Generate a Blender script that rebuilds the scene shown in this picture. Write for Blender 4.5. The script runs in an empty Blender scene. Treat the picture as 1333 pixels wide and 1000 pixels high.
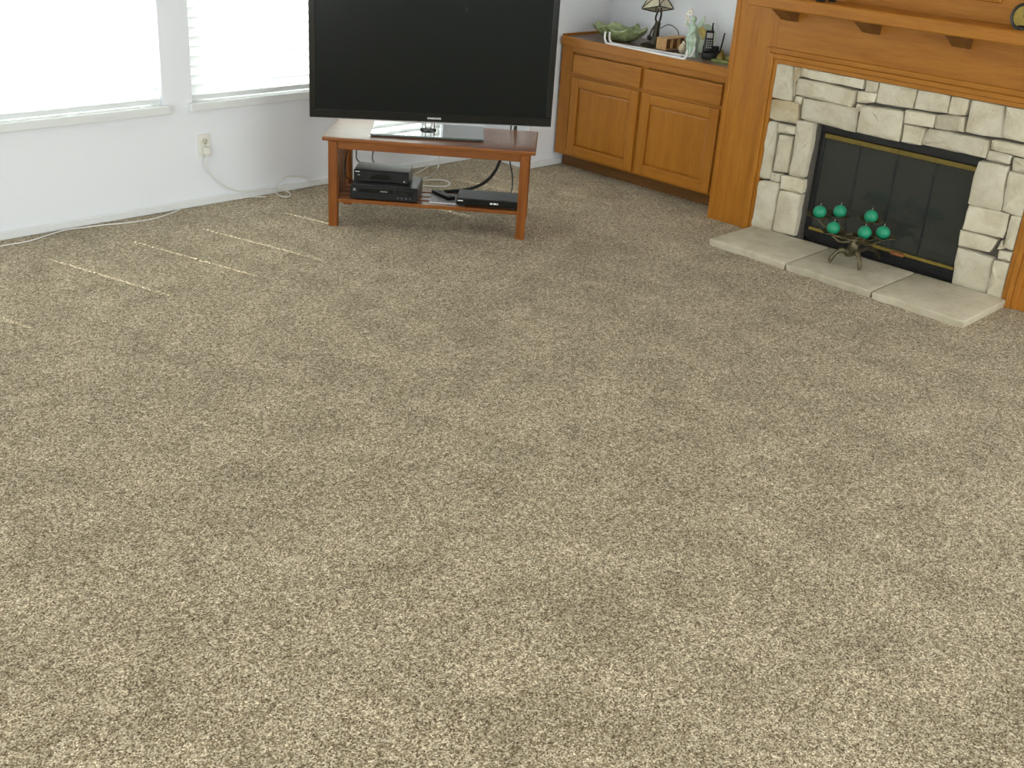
import bpy, bmesh, math, random
from mathutils import Vector, Matrix
random.seed(7)
R = math.radians
C = bpy.context.scene.collection
sc = bpy.context.scene

# ------------------------------------------------------------------ camera
H = 1.70
FPX = 1464.88
YAW, PITCH, ROLL = R(43.0374), R(24.8059), R(3.9465)
fw = Vector((math.cos(YAW) * math.cos(PITCH), math.sin(YAW) * math.cos(PITCH), -math.sin(PITCH)))
r0 = Vector((math.sin(YAW), -math.cos(YAW), 0)); u0 = r0.cross(fw)
rt = math.cos(ROLL) * r0 + math.sin(ROLL) * u0
up = -math.sin(ROLL) * r0 + math.cos(ROLL) * u0
cam = bpy.data.objects.new('camera', bpy.data.cameras.new('camera')); C.objects.link(cam)
cam.matrix_world = Matrix(((rt.x, up.x, -fw.x, 0), (rt.y, up.y, -fw.y, 0), (rt.z, up.z, -fw.z, H), (0, 0, 0, 1)))
cam.data.sensor_width = 36; cam.data.lens = FPX / 1333 * 36; cam.data.clip_start = .05
sc.camera = cam

# ------------------------------------------------------------------ world, sun, exposure
w = bpy.data.worlds.new('sky'); sc.world = w; w.use_nodes = True
bg = w.node_tree.nodes['Background']
bg.inputs['Color'].default_value = (0.98, 0.99, 1.0, 1); bg.inputs['Strength'].default_value = 9.0
sd = bpy.data.lights.new('sun', 'SUN'); sd.energy = 34; sd.angle = R(.53); sd.color = (1, .96, .88)
sun = bpy.data.objects.new('sun', sd); C.objects.link(sun)
sdir = Vector((.262 * math.cos(R(58)), -.965 * math.cos(R(58)), -math.sin(R(58))))
sun.rotation_euler = sdir.to_track_quat('-Z', 'Y').to_euler(); sun.location = (0, 8, 6)
sc.view_settings.view_transform = 'Standard'; sc.view_settings.look = 'None'
sc.view_settings.gamma = 1; sc.view_settings.use_curve_mapping = False
sc.view_settings.exposure = -0.07
def portal(loc, rot, sx, sy):                       # guides sky sampling through an added rear window opening
    l = bpy.data.lights.new('added_window_portal', 'AREA'); l.shape = 'RECTANGLE'; l.size = sx; l.size_y = sy
    l.cycles.is_portal = True
    o = bpy.data.objects.new('added_window_portal', l); C.objects.link(o); o.location = loc; o.rotation_euler = rot

# ------------------------------------------------------------------ pixel -> place helpers (1333 x 1000 frame)
def ray(x, y): return rt * ((x - 666.5) / FPX) + up * (-(y - 500) / FPX) + fw
def onx(x, y, X): d = ray(x, y); return Vector((0, 0, H)) + d * (X / d.x)
def ony(x, y, Y): d = ray(x, y); return Vector((0, 0, H)) + d * (Y / d.y)
def onz(x, y, Z): d = ray(x, y); return Vector((0, 0, H)) + d * ((Z - H) / d.z)

# ------------------------------------------------------------------ materials
MATS = {}
def newmat(name):
    m = bpy.data.materials.new(name); m.use_nodes = True; MATS[name] = m
    nt = m.node_tree; return m, nt, nt.nodes['Principled BSDF']
def N(nt, t, **kw):
    n = nt.nodes.new(t)
    for k, v in kw.items(): setattr(n, k, v)
    return n
def ramp(nt, stops):
    n = N(nt, 'ShaderNodeValToRGB'); e = n.color_ramp.elements
    while len(e) < len(stops): e.new(.5)
    for i, (p, c) in enumerate(stops): e[i].position = p; e[i].color = (*c, 1)
    return n
def noise(nt, vec, scale, detail=3, rough=.55, dist=0):
    n = N(nt, 'ShaderNodeTexNoise'); n.inputs['Scale'].default_value = scale; n.inputs['Detail'].default_value = detail
    n.inputs['Roughness'].default_value = rough; n.inputs['Distortion'].default_value = dist
    nt.links.new(vec, n.inputs['Vector']); return n
def bump(nt, h, p, strength=.3, dist=.002):
    b = N(nt, 'ShaderNodeBump'); b.inputs['Strength'].default_value = strength; b.inputs['Distance'].default_value = dist
    nt.links.new(h, b.inputs['Height']); nt.links.new(b.outputs['Normal'], p.inputs['Normal'])
def plain(name, col, rough=.5, metal=0, spec=.5, var=.06, bscale=40, bstr=.0, coat=0):
    m, nt, p = newmat(name)
    tc = N(nt, 'ShaderNodeTexCoord'); n = noise(nt, tc.outputs['Object'], bscale)
    lo = [max(0, c * (1 - var)) for c in col]; hi = [min(1, c * (1 + var)) for c in col]
    r = ramp(nt, [(.3, lo), (.7, hi)]); nt.links.new(n.outputs['Fac'], r.inputs['Fac'])
    nt.links.new(r.outputs['Color'], p.inputs['Base Color'])
    p.inputs['Roughness'].default_value = rough; p.inputs['Metallic'].default_value = metal
    p.inputs['Specular IOR Level'].default_value = spec; p.inputs['Coat Weight'].default_value = coat
    if bstr: bump(nt, n.outputs['Fac'], p, bstr)
    return m
def wood(name, dark, mid, light, axis, rough=.42, scale=1.0, coat=.08):
    m, nt, p = newmat(name)
    tc = N(nt, 'ShaderNodeTexCoord'); mp = N(nt, 'ShaderNodeMapping')
    s = [26, 26, 26]; s[axis] = 1.6
    mp.inputs['Scale'].default_value = [v * scale for v in s]
    nt.links.new(tc.outputs['Object'], mp.inputs['Vector'])
    a = noise(nt, mp.outputs['Vector'], 1.0, 5, .6, .6); b = noise(nt, mp.outputs['Vector'], 7.0, 2, .5)
    mx = N(nt, 'ShaderNodeMix'); mx.data_type = 'FLOAT'; mx.inputs[0].default_value = .38
    nt.links.new(a.outputs['Fac'], mx.inputs[2]); nt.links.new(b.outputs['Fac'], mx.inputs[3])
    r = ramp(nt, [(.28, dark), (.5, mid), (.72, light)]); nt.links.new(mx.outputs[0], r.inputs['Fac'])
    nt.links.new(r.outputs['Color'], p.inputs['Base Color'])
    p.inputs['Specular IOR Level'].default_value = .35; p.inputs['Roughness'].default_value = rough; p.inputs['Coat Weight'].default_value = coat; p.inputs['Coat Roughness'].default_value = .2
    bump(nt, b.outputs['Fac'], p, .12, .001); return m

OD, OM, OL = (.30, .102, .008), (.385, .146, .013), (.46, .192, .023)
wood('oak_x', OD, OM, OL, 0); wood('oak_y', OD, OM, OL, 1); wood('oak_z', OD, OM, OL, 2)
wood('oak_toe_and_shade', (.12, .05, .012), (.16, .07, .018), (.2, .09, .026), 1)  # toe kick wood; also paints shade on the corbels and inside the box
wood('cherry_x', (.13, .034, .003), (.22, .064, .005), (.31, .102, .011), 0, .28, 1, .6)
wood('cherry_y', (.13, .034, .003), (.22, .064, .005), (.31, .102, .011), 1, .3, 1, .3)
wood('cherry_z', (.13, .034, .003), (.22, .064, .005), (.31, .102, .011), 2, .35, 1, .1)
wood('pine_box', (.36, .19, .07), (.5, .29, .12), (.6, .38, .18), 0, .5, 1, 0)
plain('paint', (.85, .875, .92), .6, var=.01, bscale=120, bstr=.05)
plain('ceiling_paint', (.85, .85, .84), .8, var=.02, bscale=60, bstr=.2)
plain('trim_white', (.78, .80, .80), .35, var=.01)
plain('plastic_white', (.80, .80, .74), .35, var=.01)
plain('outlet_face', (.70, .68, .56), .35, var=.01)
plain('cord_white', (.78, .77, .72), .4, var=.02)
plain('black_gloss', (.006, .007, .007), .12, spec=.5, var=.02)
plain('black_plastic', (.007, .008, .008), .4, spec=.3, var=.05)
plain('black_rubber', (.012, .012, .013), .5, var=.05)
plain('slot_black', (.003, .003, .003), .7)
plain('device_top', (.10, .105, .11), .32, metal=.7, var=.04)
plain('device_grey', (.30, .31, .31), .35, metal=.8, var=.04)
plain('silver', (.62, .63, .64), .25, metal=1, var=.03)
plain('logo_silver', (.75, .76, .77), .4, var=.01)
plain('pad_grey', (.40, .40, .42), .45, var=.04)
plain('brass', (.34, .25, .06), .42, metal=.7, var=.1)
plain('brass_dull', (.20, .145, .032), .45, metal=.5, var=.1)
plain('copper', (.5, .2, .09), .4, metal=.8, var=.1)
plain('iron_black', (.010, .010, .010), .45, var=.2)
plain('soot', (.03, .03, .028), .95, var=.4, bscale=9)
plain('bronze', (.115, .095, .05), .45, metal=.55, var=.5, bscale=35, bstr=.4)
plain('bronze_dark', (.045, .035, .022), .45, metal=.4, var=.4, bscale=35, bstr=.3)
plain('candle_green', (.010, .27, .135), .45, var=.06)
plain('wick', (.5, .5, .42), .8)
plain('glaze_green', (.30, .36, .17), .25, var=.5, bscale=22, bstr=.2, coat=.4)
plain('porcelain_green', (.46, .60, .47), .3, var=.18, bscale=30, coat=.3)
plain('porcelain_white', (.80, .79, .74), .3, var=.04, coat=.3)
plain('gold_paint', (.48, .37, .12), .4, metal=.3, var=.2)
plain('plate_sage', (.38, .44, .33), .35, var=.12)
plain('moss_green', (.16, .19, .05), .5, var=.3, bscale=30)
plain('white_metal', (.84, .84, .83), .35, var=.01)
plain('lavender_white', (.72, .72, .80), .5, var=.02)
plain('shell_tan', (.62, .48, .33), .35, var=.3, bscale=60)
plain('shade_glass', (.60, .55, .40), .4, var=.12, bscale=20)
plain('dial_cream', (.66, .60, .42), .3, var=.05)
plain('laminate_brown', (.20, .13, .09), .3, var=.15)
plain('exterior', (.6, .58, .52), .9)

def carpet():
    m, nt, p = newmat('carpet'); tc = N(nt, 'ShaderNodeTexCoord'); v = tc.outputs['Object']
    vo = N(nt, 'ShaderNodeTexVoronoi'); vo.inputs['Scale'].default_value = 290; vo.inputs['Randomness'].default_value = 1
    nt.links.new(v, vo.inputs['Vector'])
    sp = N(nt, 'ShaderNodeSeparateColor'); nt.links.new(vo.outputs['Color'], sp.inputs[0])
    r = ramp(nt, [(.0, (.085, .057, .028)), (.25, (.25, .188, .112)), (.62, (.455, .373, .252)), (1, (.80, .705, .545))])
    nt.links.new(sp.outputs[0], r.inputs['Fac'])
    b = noise(nt, v, 55, 3, .6, .3); rb = ramp(nt, [(.36, (.74, .72, .68)), (.5, (.96, .96, .96)), (.64, (1.2, 1.2, 1.2))]); nt.links.new(b.outputs['Fac'], rb.inputs['Fac'])
    c = noise(nt, v, 4.6, 4, .62, .5); rc = ramp(nt, [(.34, (.80, .795, .77)), (.5, (.96, .96, .95)), (.66, (1.1, 1.1, 1.1))]); nt.links.new(c.outputs['Fac'], rc.inputs['Fac'])
    last = r
    for q in (rb, rc):
        mu = N(nt, 'ShaderNodeMix'); mu.data_type = 'RGBA'; mu.blend_type = 'MULTIPLY'; mu.inputs[0].default_value = 1
        nt.links.new(last.outputs['Color'] if last is r else last.outputs[2], mu.inputs[6]); nt.links.new(q.outputs['Color'], mu.inputs[7]); last = mu
    nt.links.new(last.outputs[2], p.inputs['Base Color'])
    p.inputs['Roughness'].default_value = .95; p.inputs['Specular IOR Level'].default_value = .1
    p.inputs['Sheen Weight'].default_value = .1
    a = noise(nt, v, 200, 2, .6); bump(nt, a.outputs['Fac'], p, .5, .005); return m
carpet()

def stone_mat(name, c1, c2, c3):
    m, nt, p = newmat(name); tc = N(nt, 'ShaderNodeTexCoord'); oi = N(nt, 'ShaderNodeObjectInfo')
    ad = N(nt, 'ShaderNodeVectorMath'); ad.operation = 'ADD'
    nt.links.new(tc.outputs['Object'], ad.inputs[0]); nt.links.new(oi.outputs['Random'], ad.inputs[1])
    a = noise(nt, ad.outputs[0], 9, 4, .6, .5); b = noise(nt, ad.outputs[0], 38, 5, .65)
    r = ramp(nt, [(.3, c1), (.5, c2), (.7, c3)]); nt.links.new(a.outputs['Fac'], r.inputs['Fac'])
    hs = N(nt, 'ShaderNodeHueSaturation'); mr = N(nt, 'ShaderNodeMapRange')
    mr.inputs['To Min'].default_value = .86; mr.inputs['To Max'].default_value = 1.1
    nt.links.new(oi.outputs['Random'], mr.inputs['Value']); nt.links.new(mr.outputs[0], hs.inputs['Value'])
    nt.links.new(r.outputs['Color'], hs.inputs['Color']); nt.links.new(hs.outputs['Color'], p.inputs['Base Color'])
    p.inputs['Roughness'].default_value = .85; p.inputs['Specular IOR Level'].default_value = .25
    bump(nt, b.outputs['Fac'], p, .8, .008); return m
stone_mat('stone', (.53, .465, .335), (.63, .575, .44), (.70, .655, .53))
stone_mat('stone_brown', (.38, .29, .17), (.48, .40, .26), (.60, .54, .40))
stone_mat('slab', (.45, .395, .285), (.53, .475, .355), (.58, .53, .41))
plain('mortar', (.10, .09, .075), .95, var=.3, bscale=50)

def glassy(name, tint, tmix, rough):              # thin pane: part clear, part reflecting
    m, nt, p = newmat(name); out = nt.nodes['Material Output']; nt.nodes.remove(p)
    t = N(nt, 'ShaderNodeBsdfTransparent'); t.inputs['Color'].default_value = (*tint, 1)
    g = N(nt, 'ShaderNodeBsdfGlossy'); g.inputs['Roughness'].default_value = rough; g.inputs['Color'].default_value = (.9, .95, .92, 1)
    mx = N(nt, 'ShaderNodeMixShader'); mx.inputs[0].default_value = .045
    nt.links.new(t.outputs[0], mx.inputs[1]); nt.links.new(g.outputs[0], mx.inputs[2])
    last = mx
    if tmix:
        d = N(nt, 'ShaderNodeBsdfDiffuse'); d.inputs['Color'].default_value = (.5, .54, .47, 1)
        m2 = N(nt, 'ShaderNodeMixShader'); m2.inputs[0].default_value = tmix
        nt.links.new(mx.outputs[0], m2.inputs[1]); nt.links.new(d.outputs[0], m2.inputs[2]); last = m2
    nt.links.new(last.outputs[0], out.inputs['Surface']); return m
glassy('window_glass', (.93, .95, .94), 0, 0.0)
glassy('fire_glass', (.16, .17, .16), .07, .08)
def slatmat():
    m, nt, p = newmat('slat_white'); out = nt.nodes['Material Output']; nt.nodes.remove(p)
    d = N(nt, 'ShaderNodeBsdfDiffuse'); d.inputs['Color'].default_value = (.86, .86, .84, 1)
    t = N(nt, 'ShaderNodeBsdfTranslucent'); t.inputs['Color'].default_value = (.90, .93, .93, 1)
    mx = N(nt, 'ShaderNodeMixShader'); mx.inputs[0].default_value = .38
    nt.links.new(d.outputs[0], mx.inputs[1]); nt.links.new(t.outputs[0], mx.inputs[2]); nt.links.new(mx.outputs[0], out.inputs['Surface'])
slatmat()
def platemat():
    m, nt, p = newmat('glass_plate'); p.inputs['Base Color'].default_value = (.02, .05, .04, 1)
    p.inputs['Roughness'].default_value = .02; p.inputs['IOR'].default_value = 1.7; p.inputs['Coat Weight'].default_value = 1
    p.inputs['Coat Roughness'].default_value = .01; p.inputs['Specular IOR Level'].default_value = 1.0
    return m
platemat()
def screenmat():
    m, nt, p = newmat('tv_screen'); p.inputs['Base Color'].default_value = (.008, .010, .009, 1)
    p.inputs['Roughness'].default_value = .2; p.inputs['Specular IOR Level'].default_value = .2
screenmat()

# ------------------------------------------------------------------ mesh building
class MB:
    def __init__(s): s.bm = bmesh.new()
    def box(s, x0, x1, y0, y1, z0, z1, bev=0, seg=1, mat=None):
        vs = [Vector(p) for p in ((x0,y0,z0),(x1,y0,z0),(x1,y1,z0),(x0,y1,z0),(x0,y0,z1),(x1,y0,z1),(x1,y1,z1),(x0,y1,z1))]
        if mat: vs = [mat @ v for v in vs]
        v = [s.bm.verts.new(p) for p in vs]
        fs = [s.bm.faces.new([v[i] for i in f]) for f in ((0,3,2,1),(4,5,6,7),(0,1,5,4),(1,2,6,5),(2,3,7,6),(3,0,4,7))]
        if bev:
            es = {e for f in fs for e in f.edges}
            bmesh.ops.bevel(s.bm, geom=list(es), offset=bev, segments=seg, affect='EDGES', profile=.6)
        return s
    def prism(s, pts, d, bev=0):                      # polygon (3D points) extruded along vector d
        d = Vector(d); a = [s.bm.verts.new(Vector(p)) for p in pts]; b = [s.bm.verts.new(Vector(p) + d) for p in pts]
        n = len(a); fs = [s.bm.faces.new(a[::-1]), s.bm.faces.new(b)]
        for i in range(n): fs.append(s.bm.faces.new((a[i], a[(i+1) % n], b[(i+1) % n], b[i])))
        if bev:
            es = {e for f in fs for e in f.edges}
            bmesh.ops.bevel(s.bm, geom=list(es), offset=bev, segments=1, affect='EDGES')
        return s
    def rings(s, rings, cap=True, closed=True):       # loft a list of point rings
        V = [[s.bm.verts.new(Vector(p)) for p in r] for r in rings]; n = len(V[0])
        for a, b in zip(V, V[1:]):
            for i in range(n if closed else n - 1): s.bm.faces.new((a[i], a[(i+1) % n], b[(i+1) % n], b[i]))
        if cap and closed: s.bm.faces.new(V[0][::-1]); s.bm.faces.new(V[-1])
        return s
    def tube(s, pts, r, seg=8, smooth=6):
        pts = [Vector(p) for p in pts]; rad = r if isinstance(r, (list, tuple)) else [r] * len(pts)
        if smooth and len(pts) > 2:
            q, qr = [], []
            for i in range(len(pts) - 1):
                p0, p1, p2, p3 = pts[max(i-1, 0)], pts[i], pts[i+1], pts[min(i+2, len(pts)-1)]
                for k in range(smooth):
                    t = k / smooth
                    q.append(.5 * ((2*p1) + (p2-p0)*t + (2*p0-5*p1+4*p2-p3)*t*t + (3*p1-p0-3*p2+p3)*t**3)); qr.append(rad[i]*(1-t)+rad[i+1]*t)
            q.append(pts[-1]); qr.append(rad[-1]); pts, rad = q, qr
        rs, nrm = [], None
        for i, p in enumerate(pts):
            t = (pts[min(i+1, len(pts)-1)] - pts[max(i-1, 0)]).normalized()
            if nrm is None: nrm = t.orthogonal().normalized()
            nrm = (nrm - t * nrm.dot(t))
            nrm = nrm.normalized() if nrm.length > 1e-6 else t.orthogonal().normalized()
            b = t.cross(nrm)
            rs.append([p + (nrm * math.cos(2*math.pi*k/seg) + b * math.sin(2*math.pi*k/seg)) * rad[i] for k in range(seg)])
        return s.rings(rs)
    def lathe(s, prof, c=(0, 0, 0), seg=24, sx=1, sy=1, mat=None):
        c = Vector(c); rs = []
        for r, z in prof:
            ring = [Vector((r*sx*math.cos(2*math.pi*k/seg), r*sy*math.sin(2*math.pi*k/seg), z)) for k in range(seg)]
            rs.append([c + (mat @ p if mat else p) for p in ring])
        return s.rings(rs)
    def ball(s, c, r, seg=20, n=12, sx=1, sy=1, sz=1):
        return s.lathe([(max(r*math.sin(math.pi*i/n), r*.02), -r*sz*math.cos(math.pi*i/n)) for i in range(n+1)], c, seg, sx, sy)
    def build(s, name, mat, parent=None, world=False, smooth=False, ang=35):
        bmesh.ops.recalc_face_normals(s.bm, faces=s.bm.faces)
        if world and parent is not None:
            inv = pmat(parent).inverted(); bmesh.ops.transform(s.bm, matrix=inv, verts=s.bm.verts)
        me = bpy.data.meshes.new(name); s.bm.to_mesh(me); s.bm.free()
        me.materials.append(MATS[mat])
        if smooth:
            me.polygons.foreach_set('use_smooth', [True] * len(me.polygons))
            me.set_sharp_from_angle(angle=R(ang))
        o = bpy.data.objects.new(name, me); C.objects.link(o)
        if parent is not None: o.parent = parent
        return o
def pmat(o):
    m = Matrix.Translation(o.location) @ o.rotation_euler.to_matrix().to_4x4()
    return pmat(o.parent) @ m if o.parent else m
def tag(o, label, cat, group=None):
    o['label'] = label; o['category'] = cat
    if group: o['group'] = group
    return o
def thing(name, label, cat, loc=(0, 0, 0), rz=0, group=None):
    o = bpy.data.objects.new(name, None); C.objects.link(o); o.empty_display_size = .1
    o.location = loc; o.rotation_euler = (0, 0, rz); return tag(o, label, cat, group)
def struct(o, label=None):
    o['kind'] = 'structure'
    if label: o['label'] = label
    return o
def base_of(o, loc):                                  # move a single-mesh object's origin to its base
    me = o.data; me.transform(Matrix.Translation(-Vector(loc))); o.location = loc; return o

# ------------------------------------------------------------------ room shell
YW, XR, YS, XB, XF = 5.0425, 4.99, 4.665, 5.66, 5.10
XA, YA, ZC = -2.6, -3.0, 2.45
W1 = (1.10, 2.787); W2 = (2.947, 4.635); ZS, ZT = .528, 2.08; TH = .15
COLL, COLR = 3.378, 1.40

m = MB(); m.box(XA, XB + .15, YA, YW + TH, -.05, 0); struct(m.build('floor', 'carpet'), 'speckled beige wall to wall carpet')
m = MB(); m.box(XA - .7, XB + .9, YA - .7, YW + .42, ZC, ZC + .15); struct(m.build('ceiling', 'ceiling_paint'), 'plain white ceiling with added sun blocking eaves')  # slab runs past the walls as added eaves to keep the sun out
m = MB()
xs = [XA - TH, W1[0], W1[1], W2[0], W2[1], XR + TH]
m.box(xs[0], xs[5], YW, YW + TH, 0, ZS - .02); m.box(xs[0], xs[5], YW, YW + TH, ZT, ZC)
for a, b in ((0, 1), (2, 3), (4, 5)): m.box(xs[a], xs[b], YW, YW + TH, ZS - .02, ZT)
struct(m.build('wall_left', 'paint'), 'white painted window wall')
m = MB(); m.box(XR, XB + TH, YS, YW, 0, ZC); struct(m.build('wall_return', 'paint'), 'white wall return beside the oak cabinet')
m = MB(); m.box(XB, XB + TH, YA, YS, 0, ZC); struct(m.build('wall_far', 'paint'), 'white wall behind the cabinet alcove')
m = MB(); m.box(XF + .05, XB, YA, COLR, 0, ZC); struct(m.build('wall_right', 'paint'), 'white wall beside the fireplace')
# unseen walls behind the camera; their windows are guessed and added for light
m = MB(); B1 = (-2.4, 2.8, .35, 2.15)
m.box(XA - TH, XA, YA - TH, B1[0], 0, ZC); m.box(XA - TH, XA, B1[1], YW, 0, ZC)
m.box(XA - TH, XA, B1[0], B1[1], 0, B1[2]); m.box(XA - TH, XA, B1[0], B1[1], B1[3], ZC)
struct(m.build('wall_back', 'paint'), 'white wall behind the viewer with an added wide window')
m = MB(); B2 = (1.9, 4.7, .02, 2.1)
m.box(XA, B2[0], YA - TH, YA, 0, ZC); m.box(B2[1], XB + TH, YA - TH, YA, 0, ZC); m.box(B2[0], B2[1], YA - TH, YA, B2[3], ZC)
struct(m.build('wall_rear', 'paint'), 'unseen white wall with an added sliding patio door')
portal((XA - TH, .2, 1.25), (0, R(-90), 0), 1.8, 5.2)
portal((3.3, YA - TH, 1.06), (R(90), 0, 0), 2.8, 2.08)

def win_frame(name, axis, a, b, z0, z1, pos, mull):
    e = bpy.data.objects.new(name, None); C.objects.link(e); struct(e)
    def bar(nm, p0, p1, q0, q1, mt='trim_white', d=.03):
        m = MB()
        if axis == 'y': m.box(p0, p1, pos - d, pos + d, q0, q1, .004)
        else: m.box(pos - d, pos + d, p0, p1, q0, q1, .004)
        m.build(nm, mt, e)
    bar('window_frame', a, b, z0, z0 + .05); bar('window_frame', a, b, z1 - .05, z1)
    bar('window_frame', a, a + .05, z0 + .05, z1 - .05); bar('window_frame', b - .05, b, z0 + .05, z1 - .05)
    ed = [a + .05] + [x for x in mull] + [b - .05]
    for x in mull: bar('mullion', x - .03, x + .03, z0 + .05, z1 - .05)
    for i in range(len(ed) - 1):
        bar('pane', ed[i] + (.03 if i else 0), ed[i+1] - (.03 if i < len(ed) - 2 else 0), z0 + .05, z1 - .05, 'window_glass', .003)
    return e
w1 = win_frame('window_1', 'y', W1[0], W1[1], ZS, ZT, YW + .115, [(W1[0] + W1[1]) / 2])
w2 = win_frame('window_2', 'y', W2[0], W2[1], ZS, ZT, YW + .115, [(W2[0] + W2[1]) / 2])
w3 = win_frame('added_back_window', 'x', B1[0], B1[1], B1[2], B1[3], XA - .1, [-.67, 1.07])  # unseen window added and widened to brighten the fireplace side
w4 = win_frame('added_patio_door', 'y', B2[0], B2[1], B2[2], B2[3], YA - .1, [3.3])  # unseen door added and placed to light the facing walls
for e, (a, b) in ((w1, W1), (w2, W2)):
    m = MB(); m.box(a - .025, b + .025, YW - .032, YW, ZS - .042, ZS, .006, 2); m.box(a, b, YW - .001, YW + .09, ZS - .02, ZS)
    m.build('window_sill', 'trim_white', e)
# baseboards
BH = .04
m = MB(); m.box(XA, XR, YW - .014, YW, 0, BH, .004); struct(m.build('baseboard_left', 'trim_white'))
m = MB(); m.box(XR - .014, XR, YS - .014, YW - .014, 0, BH, .004); struct(m.build('baseboard_return', 'trim_white'))
m = MB(); m.box(XR, 5.30, YS - .014, YS, 0, BH, .004); struct(m.build('baseboard_side', 'trim_white'))

# ------------------------------------------------------------------ blinds
def blind(a, b, label, holes):
    yc = YW + .026
    t = thing('window_blind', label, 'blind', ((a + b) / 2, yc, ZS + .004))
    m = MB(); m.box(a + .006, b - .006, yc - .03, yc + .03, ZT - .05, ZT - .002, .004); m.build('headrail', 'slat_white', t, True)
    m = MB(); m.box(a + .008, b - .008, yc - .012, yc + .012, ZS + .004, ZS + .030, .003); m.build('bottom_rail', 'trim_white', t, True)
    # one slat with its cord holes; closed, upper edge to the room
    L0, L1 = -(b - a) / 2 + .008, (b - a) / 2 - .008
    m = MB(); hw, hh, th, wd = .0045, .0042, .0028, .0255
    cx = [h - (a + b) / 2 for h in holes]
    tilt = Matrix.Rotation(R(-73), 4, 'X')
    ed = L0
    for h in cx:
        m.box(ed, h - hw, -wd, wd, -th/2, th/2, mat=tilt); m.box(h - hw, h + hw, -wd, -hh, -th/2, th/2, mat=tilt); m.box(h - hw, h + hw, hh, wd, -th/2, th/2, mat=tilt)
        ed = h + hw
    m.box(ed, L1, -wd, wd, -th/2, th/2, mat=tilt)
    s0 = m.build('slat', 'slat_white', t); z = .052; first = True
    while ZS + z < ZT - .07:
        o = s0 if first else s0.copy()
        if not first: C.objects.link(o); o.parent = t
        o.location = (0, 0, z); first = False; z += .046
    for h in holes:
        for dy in (-.021, .021):
            m = MB(); m.tube([(h + .012, yc + dy, ZS + .03), (h + .012, yc + dy, ZT - .05)], .0008, 4, 0); m.build('ladder_cord', 'cord_white', t, True)
blind(W1[0], W1[1], 'white slatted blind lowered over the window away from the television', [1.30, 1.885, 2.30, 2.66])
blind(W2[0], W2[1], 'white slatted blind lowered over the window behind the television', [3.14, 3.75, 4.36, 4.55])

# ------------------------------------------------------------------ outlet and cords
oc = ony(265.5, 189, YW)
t = thing('wall_outlet', 'white duplex wall outlet below the space between the windows', 'outlet', (oc.x, YW, oc.z))
m = MB(); m.box(-.035, .035, -.006, 0, -.0575, .0575, .003, 2); m.build('cover_plate', 'plastic_white', t)
for dz in (.02, -.02):
    m = MB(); m.lathe([(.0168, 0), (.0168, .003), (.015, .004)], (0, -.006, dz), 20, mat=Matrix.Rotation(R(90), 4, 'X'))
    f = m.build('receptacle', 'outlet_face', t, smooth=True)
    m = MB(); m.box(-.0075, -.0055, -.0112, -.0095, dz + .001, dz + .010); m.box(.0055, .0075, -.0112, -.0095, dz + .001, dz + .010)
    m.box(-.0025, .0025, -.0112, -.0095, dz - .010, dz - .005); m.build('slot', 'slot_black', f)
m = MB(); m.lathe([(.0025, 0), (.0025, .001)], (0, -.006, 0), 8, mat=Matrix.Rotation(R(90), 4, 'X')); m.build('screw', 'silver', t)

def wallpt(x, y, off=.02): return ony(x, y, YW - off)
def floorpt(x, y, z=.005): return onz(x, y, z)
t = thing('power_cord', 'thin white cord plugged into the wall outlet and looping behind the stand', 'cord', (oc.x, YW - .03, 0))
m = MB(); m.box(oc.x - .016, oc.x + .016, YW - .04, YW - .0102, oc.z - .042, oc.z - .004, .006, 2); m.build('plug', 'plastic_white', t, True)
pp = [Vector((oc.x, YW - .03, oc.z - .04)), wallpt(268, 215, .03), wallpt(278, 229, .03), wallpt(293, 242, .035), wallpt(313, 249, .035),
      wallpt(335, 248.5, .035), wallpt(352, 246, .035), floorpt(366, 247, .02), floorpt(377, 251, .006), floorpt(377, 255.5, .006), floorpt(368, 256, .006), floorpt(360, 251, .006),
      wallpt(361, 241, .05), wallpt(370, 231, .04), wallpt(380, 229.5, .03), wallpt(395, 232, .03), wallpt(408, 236, .03), floorpt(430, 236, .006), floorpt(470, 231, .006), floorpt(520, 226, .006)]
m = MB(); m.tube(pp, .0032, 7, 5); m.build('cable', 'cord_white', t, True, True)
pts = [(-60, 333), (0, 320.5), (35, 314.5), (60, 307), (85, 299.5), (110, 296), (140, 292.3), (170, 289.5), (205, 283.5), (232, 271.5 + 2.5), (252, 265.5), (280, 262), (305, 259.8), (325, 256.6), (346, 256.3)]
m = MB(); m.tube([floorpt(x, y) for x, y in pts], .0032, 7, 5)
o = m.build('coaxial_cable', 'cord_white', None, False, True); base_of(o, floorpt(140, 292.3, 0)); tag(o, 'long white cable lying on the carpet along the window wall baseboard', 'cable')

# ------------------------------------------------------------------ oak cabinet in the alcove
CX0, CXF = 5.202, 5.218           # worktop front, face frame plane
CY0, CY1, CZ = COLL + .002, 4.648, .782
t = thing('oak_cabinet', 'honey oak base cabinet with two drawers and two raised panel doors', 'cabinet', (5.45, 4.0, 0))
m = MB(); m.box(CXF + .02, XB - .002, CY0 + .002, CY1, .085, CZ - .045); m.build('body', 'oak_z', t, True)
m = MB(); m.box(5.30, XB - .01, CY0 + .002, CY1, 0, .085); m.build('toe_kick', 'oak_toe_and_shade', t, True)
def fbox(nm, y0, y1, z0, z1, mt): MB().box(CXF, CXF + .02, y0, y1, z0, z1, .001).build(nm, mt, t, True)
fbox('face_stile', 4.56, CY1, .085, CZ - .045, 'oak_z'); fbox('face_stile', CY0 + .002, 3.47, .085, CZ - .045, 'oak_z'); fbox('face_stile', 3.985, 4.04, .115, CZ - .08, 'oak_z')
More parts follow.
